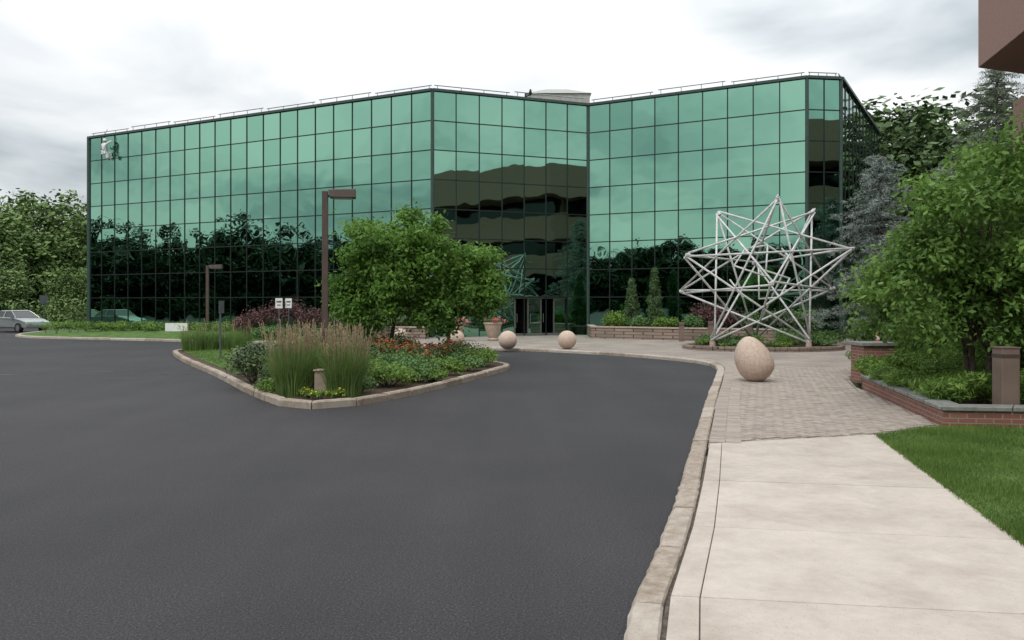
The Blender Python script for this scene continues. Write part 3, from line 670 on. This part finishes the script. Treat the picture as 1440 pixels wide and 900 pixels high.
# ---------------------------------------------------------------- walls
def wall_path(name,pts,w_,z0,z1,cap=.06,m=None,ov=.04,capm=None):
    e=empty(name,(pts[0][0],pts[0][1],0)); o0=Vector((pts[0][0],pts[0][1],0))
    P=[Vector(p) for p in pts]; n=len(P)
    def off(dd):
        r=[]
        for i in range(n):
            t1=(P[i]-P[i-1]).normalized() if i>0 else None; t2=(P[i+1]-P[i]).normalized() if i<n-1 else None
            if t1 is None:t1=t2
            if t2 is None:t2=t1
            n1=Vector((t1.y,-t1.x));n2=Vector((t2.y,-t2.x)); mm=(n1+n2).normalized(); r.append(P[i]+mm*dd/max(.3,mm.dot(n1)))
        return r
    b=MB();c=MB()
    A_,B_=off(0),off(w_); sg=1 if w_>0 else -1; A2,B2=off(-ov*sg),off(w_+ov*sg)
    for i in range(n-1):
        q=[A_[i],B_[i],B_[i+1],A_[i+1]]; ar=sum(q[k].x*q[(k+1)%4].y-q[(k+1)%4].x*q[k].y for k in range(4))
        if ar<0:q=q[::-1]
        b.hexa([(p.x-o0.x,p.y-o0.y,z0) for p in q],[(p.x-o0.x,p.y-o0.y,z1) for p in q])
        ns=max(1,round((A2[i+1]-A2[i]).length/1.0))
        for k in range(ns):
            f0=k/ns+.004;f1=(k+1)/ns-.004
            q2=[A2[i].lerp(A2[i+1],f0),B2[i].lerp(B2[i+1],f0),B2[i].lerp(B2[i+1],f1),A2[i].lerp(A2[i+1],f1)]
            if ar<0:q2=q2[::-1]
            zz=z1+cap+random.uniform(-.004,.004)
            c.hexa([(p.x-o0.x,p.y-o0.y,z1) for p in q2],[(p.x-o0.x,p.y-o0.y,zz) for p in q2])
    b.make('wall',m or M['brick'],e)
    c.make('coping',capm or M['capstone'],e,bevel=.008)
    return e
wall_path('brick_planter_wall',[(7.75,18.1),(6.62,12.55),(8.6,12.3),(16,12.1)],-.32,.0,.34)
e=empty('brick_pier',(8.55,19.4,.1)); b=MB(); b.box((0,0,.44),(.72,.72,.88)); b.make('pier',M['brick'],e); b=MB(); b.box((0,0,.92),(.84,.84,.08)); b.make('coping',M['capstone'],e,bevel=.01)
wall_path('block_retaining_wall',[(4.3,46.6),(4.2,43.4),(8.8,40.8),(13,38.7)],-.3,.0,.66,m=M['stone'],cap=.07,capm=M['terra'])
wall_path('block_retaining_wall',[(-4.5,44.2),(-4.5,42.4),(-10,44.6)],.3,.0,.66,m=M['stone'],cap=.07,capm=M['terra'])
slab('planting_bed',[(4.6,47.5),(4.5,43.6),(8.9,41.1),(13.1,39),(16,41.6)],.0,.55,M['mulch'])
slab('planting_bed',[(-4.7,44.2),(-4.8,42.8),(-10,45),(-14,45.5),(-14,49)],.0,.5,M['mulch'])

def bollard(x,y,h=1.0,w_=.22,z=.1):
    e=empty('path_light_bollard',(x,y,z)); b=MB(); b.box((0,0,h/2),(w_,w_,h)); b.make('post',M['bollard'],e,bevel=.01)
    b=MB(); b.box((0,0,h-.12),(w_+.006,w_+.006,.06)); b.make('louvre',M['lamp'],e)
    b=MB(); b.box((0,0,h+.012),(w_+.02,w_+.02,.024)); b.make('cap',M['bollard'],e,bevel=.005)
bollard(7.85,13.0,1.09,.28,.18); bollard(9.6,39.5,.95); bollard(8.3,40.0,.9); bollard(9.8,21,.95,.24); bollard(11,38,.95)
def cone(x,y):
    e=empty('traffic_cone',(x,y,.1)); b=MB(); b.box((0,0,.02),(.38,.38,.04)); b.lathe((0,0,.04),[(.15,0),(.115,.25)]); b.lathe((0,0,.04),[(.085,.40),(.03,.7)]); b.make('body',M['orange'],e)
    b=MB(); b.lathe((0,0,.04),[(.117,.25),(.087,.40)]); b.make('band',M['white'],e)
cone(15.9,35.6)
def urn(x,y,tall):
    e=empty('flower_urn',(x,y,.1)); b=MB(); b.lathe((0,0,0),[(.26,0),(.28,.06),(.22,.12),(.3,.3),(.4,.62),(.43,.78),(.47,.82),(.47,.9),(.4,.9),(.38,.84)],28); b.make('pot',M['terra'],e,smooth=False)
    C,U,V=leafset([(random.gauss(0,.17),random.gauss(0,.17),random.uniform(.9,1.1),.22,.22,.18) for _ in range(10)],90,.1,up=.5); quads('plants',C,U,V,L['juniper'],e)
    C,U,V=leafset([(random.gauss(0,.2),random.gauss(0,.2),random.uniform(.95,1.1),.2,.2,.15) for _ in range(8)],22,.08,.9,up=1); quads('blooms',C,U,V,L['pinkfl'],e)
    if tall:
        C,U,V=leafset([(0,0,1.1+i*.13,.12,.12,.12) for i in range(6)],60,.16,.2,up=.2); quads('spike',C,U,V,L['lime'],e)
urn(-.95,40.8,True); urn(-2.75,40.2,False)
def sign(name,x,y,h,w_,hh,face,rz):
    e=empty(name,(x,y,.1)); b=MB(); b.tube((0,0,0),(0,0,h),.03,n=6); b.make('post',M['signback'],e)
    b=MB(); b.box((0,-.04,h-hh/2),(w_,.012,hh)); b.make('panel',face,e); e.rotation_euler[2]=rz
    b=MB(); b.box((0,-.048,h-hh*.35),(w_*.7,.004,hh*.16)); b.box((0,-.048,h-hh*.68),(w_*.5,.004,hh*.1)); b.make('lettering',M['signback'],e)
sign('parking_sign',-9.7,27.2,1.95,.3,.42,M['signback'],1.35)
sign('traffic_sign',-11.45,40.2,2.1,.34,.5,M['white'],.1); sign('traffic_sign',-11.6,42.5,2.1,.34,.5,M['white'],-.1)
b=MB(); b.box((0,0,.3),(1.3,.1,.45)); b.box((-.5,0,.05),(.08,.08,.3)); b.box((.5,0,.05),(.08,.08,.3)); o=b.make('monument_sign',M['white'],bevel=.01); o.location=(-18.7,45.6,.3); o.rotation_euler[2]=-.1
sign('traffic_sign',-33.8,59,2.4,.5,.6,M['signback'],.6)

# ---------------------------------------------------------------- vegetation round the buildings
for (x,y,h,r) in [(6.6,45.0,2.6,.55),(7.7,44.2,3.2,.6)]:
    e=empty('arborvitae_tree',(x,y,.5)); cl=[]
    for i in range(60):
        t=random.random(); a=random.uniform(0,6.28); q=r*(1-t)**.8*.75; cl.append((math.cos(a)*q,math.sin(a)*q,.15+t*h*.95,.2,.2,.28))
    C,U,V=leafset(cl,110,.12,.3,up=.1); quads('foliage',C,U,V,L['arbor'],e); b=MB(); b.tube((0,0,-.1),(0,0,h*.9),.06,.01); b.make('trunk',M['bark'],e)
for (x,y,z,r,h,k) in [(5.6,43.8,.5,.9,1.1,'lime'),(6.7,43.2,.5,.8,.8,'juniper'),(8.0,42.3,.5,.75,.8,'lime'),(9.3,41.8,.5,.6,.9,'juniper'),(10.1,42.4,.5,1.1,1.6,'purple'),(10.9,41.6,.5,.9,1.3,'purple'),(12,41.3,.5,.9,1.1,'juniper'),(13.3,40.7,.5,.9,1.3,'dark'),(14.6,40.9,.5,.9,1.4,'juniper'),
    (-10.3,42.8,.4,1.1,1.5,'purple'),(-11.8,43.4,.4,1.3,2.0,'purple'),(-13.2,43.2,.3,1.2,1.6,'purple'),(-14.4,44.2,.2,1.1,1.2,'purple'),(-9.2,43.4,.4,1.0,1.2,'dark'),(-8,43.6,.4,1.0,1.4,'purple'),(-6.8,43.6,.5,.9,1.1,'juniper'),(-5.6,43.5,.5,.7,.9,'dark'),
    (-12.6,41.8,.1,.7,.7,'juniper'),(-10.8,41.0,.1,.7,.7,'juniper'),(-9.4,40.4,.1,.6,.6,'dark'),(-8.2,40.6,.1,.8,1.0,'purple'),(14.2,37.0,.1,1,.7,'juniper'),(16.5,38.2,.1,1.2,.8,'juniper'),(17.8,39.5,.1,1.3,.9,'dark'),(12.9,38.2,.1,.8,.7,'juniper'),(19,37,.1,1.5,.9,'juniper'),(18,34,.1,1.3,.8,'juniper')]:
    shrub('shrub',(x,y,z),(r,r),h,L[k],1600,.13,ncl=18)
e=empty('low_hedge',(-21,46.6,.35)); cl=[]
for i in range(90):
    t=i/89; cl.append((-6.4+13*t+random.gauss(0,.08),1.6-3.2*t+random.gauss(0,.25),.3+random.uniform(-.05,.05),.38,.42,.28))
C,U,V=leafset(cl,120,.11,.5,up=1); quads('foliage',C,U,V,L['lime'],e)
b=MB()
for q in cl[::3]: b.tube((q[0],q[1],-.2),(q[0],q[1],.3),.02,.01,5)
b.make('stems',M['bark'],e)
e=empty('juniper_groundcover',(9,15,.2)); cl=[]
while len(cl)<250:
    x,y=random.uniform(6.9,13),random.uniform(12.8,20.5)
    if abs(x-7.8)<.42 and y<13.5: continue
    if inpoly(x,y,bedR) and x<y*.72+1: cl.append((x-9,y-15,random.uniform(.1,.5)+.12*max(0,(x-7.4)),.34,.34,.16))
C,U,V=leafset(cl,270,.12,.22,up=.3); quads('foliage',C,U,V,L['lime'],e)
b=MB()
for q in cl[::2]: b.tube((q[0],q[1],-.1),(q[0],q[1],q[2]),.012,.005,4)
b.make('stems',M['bark'],e)
ex=[(6.75,14.2,2.2,.4,.4,.28),(6.95,14.0,1.8,.4,.4,.3),(7.0,14.6,2.7,.4,.4,.3),(7.2,13.9,1.5,.4,.4,.3),(8.2,13.6,4.4,.45,.4,.35),(8.6,13.5,4.8,.45,.4,.35),(7.6,14,3.7,.45,.4,.35)]
tree('dogwood_tree',(8.4,14.6,.15),.9,(8.5,14.6,2.85),(1.75,1.5,1.7),84,.36,330,.12,L['right'],tr=.06,seed=21,limbs=24,stems=3,low=-.85,extra=ex,fuzz=.4)
tree('dogwood_tree',(10.6,17.6,.15),1.2,(10.7,17.5,3.0),(2.1,2.2,2.3),64,.5,280,.15,L['right'],tr=.08,seed=23,limbs=20,stems=2,low=-.9)
tree('dogwood_tree',(9.9,20.6,.15),.8,(10.1,20.8,1.9),(1.3,1.3,1.4),40,.4,260,.14,L['right'],tr=.06,seed=29,limbs=14,stems=2,low=-.9)
def cedar(name,x,y,h,r,lm,nb=90,seed=0,base=.2,dens=1.,droop=.25):
    r0=random.Random(seed); e=empty(name,(x,y,.1)); b=MB(); b.tube((0,0,-.1),(0,0,h*.55),.16,.1); b.tube((0,0,h*.55),(.1,0,h),.1,.02); cl=[]
    for i in range(nb):
        t=base*.3+(1-base*.3)*(i/nb)**.9; z=t*h; a=i*2.4+r0.uniform(-.4,.4); ln=r*((1-t)**.75+.06)*r0.uniform(.6,1.25)
        ex_=(math.cos(a)*ln,math.sin(a)*ln); rise=r0.uniform(-.05,.25)*ln
        prev=Vector((0,0,z))
        m_=max(3,int(ln/.32))
        for k in range(1,m_+1):
            s=k/m_; p=Vector((ex_[0]*s,ex_[1]*s,z+rise*s-droop*ln*s*s)); b.tube(prev,p,.035*(1-s)+.012,.03*(1-s)+.008,5,False)
            wd=.14+.16*(1-s*.6); 
            cl.append((p.x+r0.gauss(0,.1),p.y+r0.gauss(0,.1),max(.1,p.z),wd*1.3,wd*1.3,.10)); 
            if r0.random()<.6: cl.append((p.x+r0.gauss(0,.22),p.y+r0.gauss(0,.22),max(.1,p.z-.12),wd,wd,.14))
            prev=p
    C,U,V=leafset(cl,42*dens,.15,.16,up=.4); quads('needles',C,U,V,lm,e); b.make('trunk_and_limbs',M['bark'],e,smooth=True)
cedar('blue_atlas_cedar',16.3,36.3,8.4,3.3,L['cedar'],120,1)
cedar('blue_atlas_cedar',20.0,37.5,8.0,3.4,L['cedar'],110,2)
cedar('cedar_tree',22.6,38.2,13.0,5.0,L['cedard'],170,3)
cedar('cedar_tree',16.5,29.0,6.0,2.4,L['cedar'],80,4)

def forest_mesh(name,seed,lm,n=56,lf=130,ls=.034):
    r0=random.Random(seed)
    cl=crown_clumps((0,0,.54),(.34,.34,.42),n,.085,shell=.25,flat=.75,seed=seed)+[(r0.uniform(-.3,.3),r0.uniform(-.3,.3),r0.uniform(.04,.25),.1,.1,.07) for _ in range(14)]
    C,U,V=leafset(cl,lf,ls,.6,fuzz=.35); o=quads(name,C,U,V,lm); me=o.data; bpy.data.objects.remove(o)
    b=MB(); b.tube((0,0,-.01),(0,0,.5),.016,.01,7); b.tube((0,0,.5),(0.02,0,.85),.01,.003,6)
    for q in r0.sample(cl,12): b.tube((0,0,r0.uniform(.25,.6)),q[:3],.007,.002,4)
    o=b.make(name+'_wood',M['bark']); tm=o.data; bpy.data.objects.remove(o)
    return me,tm
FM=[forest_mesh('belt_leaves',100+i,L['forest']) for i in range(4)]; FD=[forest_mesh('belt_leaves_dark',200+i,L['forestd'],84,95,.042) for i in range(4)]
FR=[forest_mesh('belt_leaves_mid',300+i,L['forestm']) for i in range(3)]
def belt(name,path,spacing,hs,depth,src,rows=2,seed=1):
    r0=random.Random(seed); e=empty(name); P=resample(path,spacing)
    for row in range(rows):
        Q=offset(P,row*depth)
        for p in Q:
            h=r0.uniform(*hs)*(1+.06*row); k=r0.randrange(len(src)); x,y=p.x+r0.gauss(0,1.2),p.y+r0.gauss(0,1.2)
            rz=r0.uniform(0,6.28); sx_=h*r0.uniform(.95,1.35)
            for me in src[k]:
                o=obj('tree_part',me,e); o.location=(x,y,-.05); o.scale=(sx_,sx_,h); o.rotation_euler[2]=rz
    return e
belt('distant_tree_line',[(-38,92),(-46,80),(-56,74),(-66,70)],4.0,(10.5,13.5),5,FM,2,1)
bp_=[(-76,62),(-84,50),(-88,35),(-88,18),(-84,0),(-76,-18),(-66,-34),(-52,-48),(-35,-58),(-15,-64),(8,-66),(30,-62),(45,-50)]
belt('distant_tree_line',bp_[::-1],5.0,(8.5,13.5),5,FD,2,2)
belt('distant_tree_line',[(27,66),(34,62),(42,58),(52,55),(62,50)][::-1],4.4,(13.5,17),6,FR,2,3)
belt('distant_tree_line',[(-62,62),(-50,66),(-42,70),(-37,78)],3.0,(4.5,7),3,FM,1,4)
def understorey(name,org,pts,lm,ls,n):
    e=empty(name,org); C,U,V=leafset(pts,n,ls,.5,fuzz=.3); quads('foliage',C,U,V,lm,e)
understorey('understorey_shrubs',(-45,66,0),[(random.uniform(-22,12),random.uniform(-2,6),random.uniform(.3,1.9),.9,.9,.6) for i in range(110)],L['forest'],.3,110)
understorey('understorey_shrubs',(32,52,0),[(random.uniform(-7,25),random.uniform(-6,6),random.uniform(.3,3),1,1,.7) for i in range(90)],L['forestm'],.3,110)
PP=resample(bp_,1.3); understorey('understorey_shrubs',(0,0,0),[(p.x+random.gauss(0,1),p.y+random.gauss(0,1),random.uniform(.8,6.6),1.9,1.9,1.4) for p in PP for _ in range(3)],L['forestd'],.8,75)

# ---------------------------------------------------------------- cars
def car(x,y,rz,paint,z=0):
    e=empty('parked_car',(x,y,z))
    prof=[(-2.2,.35),(-2.25,.62),(-2.15,.92),(-1.55,.98),(-.95,1.02),(.95,.98),(1.6,.86),(2.15,.72),(2.25,.5),(2.2,.3)]
    b=MB(); ws=[.86,.89,.86,.85,.86,.87,.85,.80,.82,.8]
    n=len(prof); v=[(px,-w_,pz) for (px,pz),w_ in zip(prof,ws)]+[(px,w_,pz) for (px,pz),w_ in zip(prof,ws)]
    f=[tuple(range(n)),tuple(range(n,2*n))[::-1]]+[(i,n+i,n+(i+1)%n,(i+1)%n) for i in range(n)]
    b.add(v,f); b.make('body',paint,e,bevel=.05)
    g=MB(); g.hexa([(-1.6,-.8,.97),(1.05,-.8,.97),(1.05,.8,.97),(-1.6,.8,.97)],[(-.95,-.6,1.40),(.25,-.6,1.42),(.25,.6,1.42),(-.95,.6,1.40)]); g.make('windows',M['darkglass'],e,bevel=.03)
    r=MB(); r.hexa([(-.98,-.61,1.40),(.28,-.61,1.42),(.28,.61,1.42),(-.98,.61,1.40)],[(-.85,-.54,1.45),(.15,-.54,1.47),(.15,.54,1.47),(-.85,.54,1.45)])
    for sy in(-1,1):
        r.tube((-.3,sy*.805,.98),(-.33,sy*.615,1.41),.035,n=6); r.tube((1.05,sy*.8,.97),(.26,sy*.6,1.43),.03,n=6); r.tube((-1.6,sy*.8,.97),(-.96,sy*.6,1.41),.04,n=6)
    r.make('roof',paint,e)
    t=MB();hb=MB()
    for wx in(-1.35,1.4):
        for sy in(-1,1): t.tube((wx,sy*.68,.32),(wx,sy*.9,.32),.32,n=20); hb.tube((wx,sy*.9,.32),(wx,sy*.91,.32),.2,n=12)
    t.make('tyres',M['black'],e); hb.make('wheel_hubs',M['chrome'],e)
    q=MB()
    for sy in(-.65,.65): q.box((2.2,sy,.62),(.1,.35,.13))
    q.make('headlights',M['lens'],e); q=MB()
    for sy in(-.65,.65): q.box((-2.23,sy,.78),(.06,.35,.14))
    q.make('taillights',M['taillight'],e)
    m_=MB()
    for sy in(-1,1): m_.box((.85,sy*.93,1.0),(.12,.16,.1))
    m_.make('mirrors',paint,e); e.rotation_euler[2]=rz
car(-33.2,55,math.radians(-28),M['silver']); car(-37.4,56.5,math.radians(-40),M['tan'])

# ---------------------------------------------------------------- window cleaner on the facade
e=empty('window_cleaner',(-27.95,56.05,11.9)); e.rotation_euler[2]=-.47
def fig():
    def mk(name,J,E,R,m):
        me=bpy.data.meshes.new(name); me.from_pydata(J,E,[]); me.update(); o=obj(name,me,e,m)
        o.modifiers.new('skin','SKIN')
        for i,r in enumerate(R): me.skin_vertices[0].data[i].radius=(r,r)
        me.skin_vertices[0].data[0].use_root=True
        s=o.modifiers.new('sub','SUBSURF'); s.levels=1; s.render_levels=1
    mk('torso_and_arms',[(0,0,.45),(0,0,.7),(0,.02,.92),(0,.02,1.02),(-.2,.02,.93),(-.32,.1,.72),(-.25,.3,.85),(.2,.02,.93),(.34,.1,1.05),(.36,.32,1.2)],
       [(0,1),(1,2),(2,3),(2,4),(4,5),(5,6),(2,7),(7,8),(8,9)],[.17,.16,.17,.06,.085,.06,.045,.085,.06,.045],M['cloth'])
    mk('legs',[(0,0,.42),(-.11,.05,.4),(-.15,.4,.38),(-.16,.36,-.02),(-.16,.48,-.06),(.11,.05,.4),(.16,.4,.36),(.18,.33,-.05),(.18,.45,-.09)],
       [(0,1),(1,2),(2,3),(3,4),(0,5),(5,6),(6,7),(7,8)],[.15,.11,.08,.05,.045,.11,.08,.05,.045],M['cloth'])
    mk('head',[(0,.02,1.03),(0,.03,1.13),(0,.04,1.24)],[(0,1),(1,2)],[.05,.095,.085],M['skin'])
try: fig()
except Exception as ex: print('fig err',ex)
b=MB(); b.lathe((0,.04,1.17),[(.12,0),(.115,.08),(.07,.15),(.01,.17)],14); b.make('helmet',M['white'],e)
b=MB(); b.box((0,.12,.3),(.55,.32,.04)); b.make('bosun_seat',M['white'],e)
b=MB(); b.tube((-.26,.12,.3),(0,0,1.5),.012); b.tube((.26,.12,.3),(0,0,1.5),.012); b.tube((0,0,1.45),(0,.25,2.0),.015); b.make('ropes',M['black'],e)
b=MB(); b.lathe((.38,-.02,-.05),[(.1,0),(.14,.26)],12); b.make('bucket',M['white'],e)
e=empty('bird',(1.05,46.75,13.72)); b=MB(); b.lathe((0,0,.12),[(.03,0),(.09,.06),(.10,.14),(.06,.24),(.055,.3),(.03,.34)],10); b.tube((0,0,.15),(-.28,0,.02),.05,.025,6); b.tube((.03,0,.41),(.13,0,.40),.02,.004,5); b.tube((0,.03,0),(0,.03,.14),.01); b.tube((0,-.03,0),(0,-.03,.14),.01); b.make('body',M['black'],e,smooth=True)
M['wet']=mat('wet_asphalt',(.012,.012,.014),rough=.4)
for (x,y,a,c) in [(-11.5,23.5,.9,.05),(-9.2,22.6,.6,.04),(-10.1,21.3,.5,.05),(-13.8,22.6,.7,.04)]:
    p=[(x+a*math.cos(t)*(1+.25*math.sin(3*t+x)),y+c*math.sin(t)*(1+.5*math.sin(5*t+y))*1.5) for t in np.linspace(0,6.28,26,endpoint=False)]
    b=MB(); b.add([(u_,v_,.004) for u_,v_ in p],[tuple(range(26))]); b.make('wet_patch',M['wet'])
print('polys',sum(len(o.data.polygons) for o in bpy.data.objects if o.type=='MESH'))
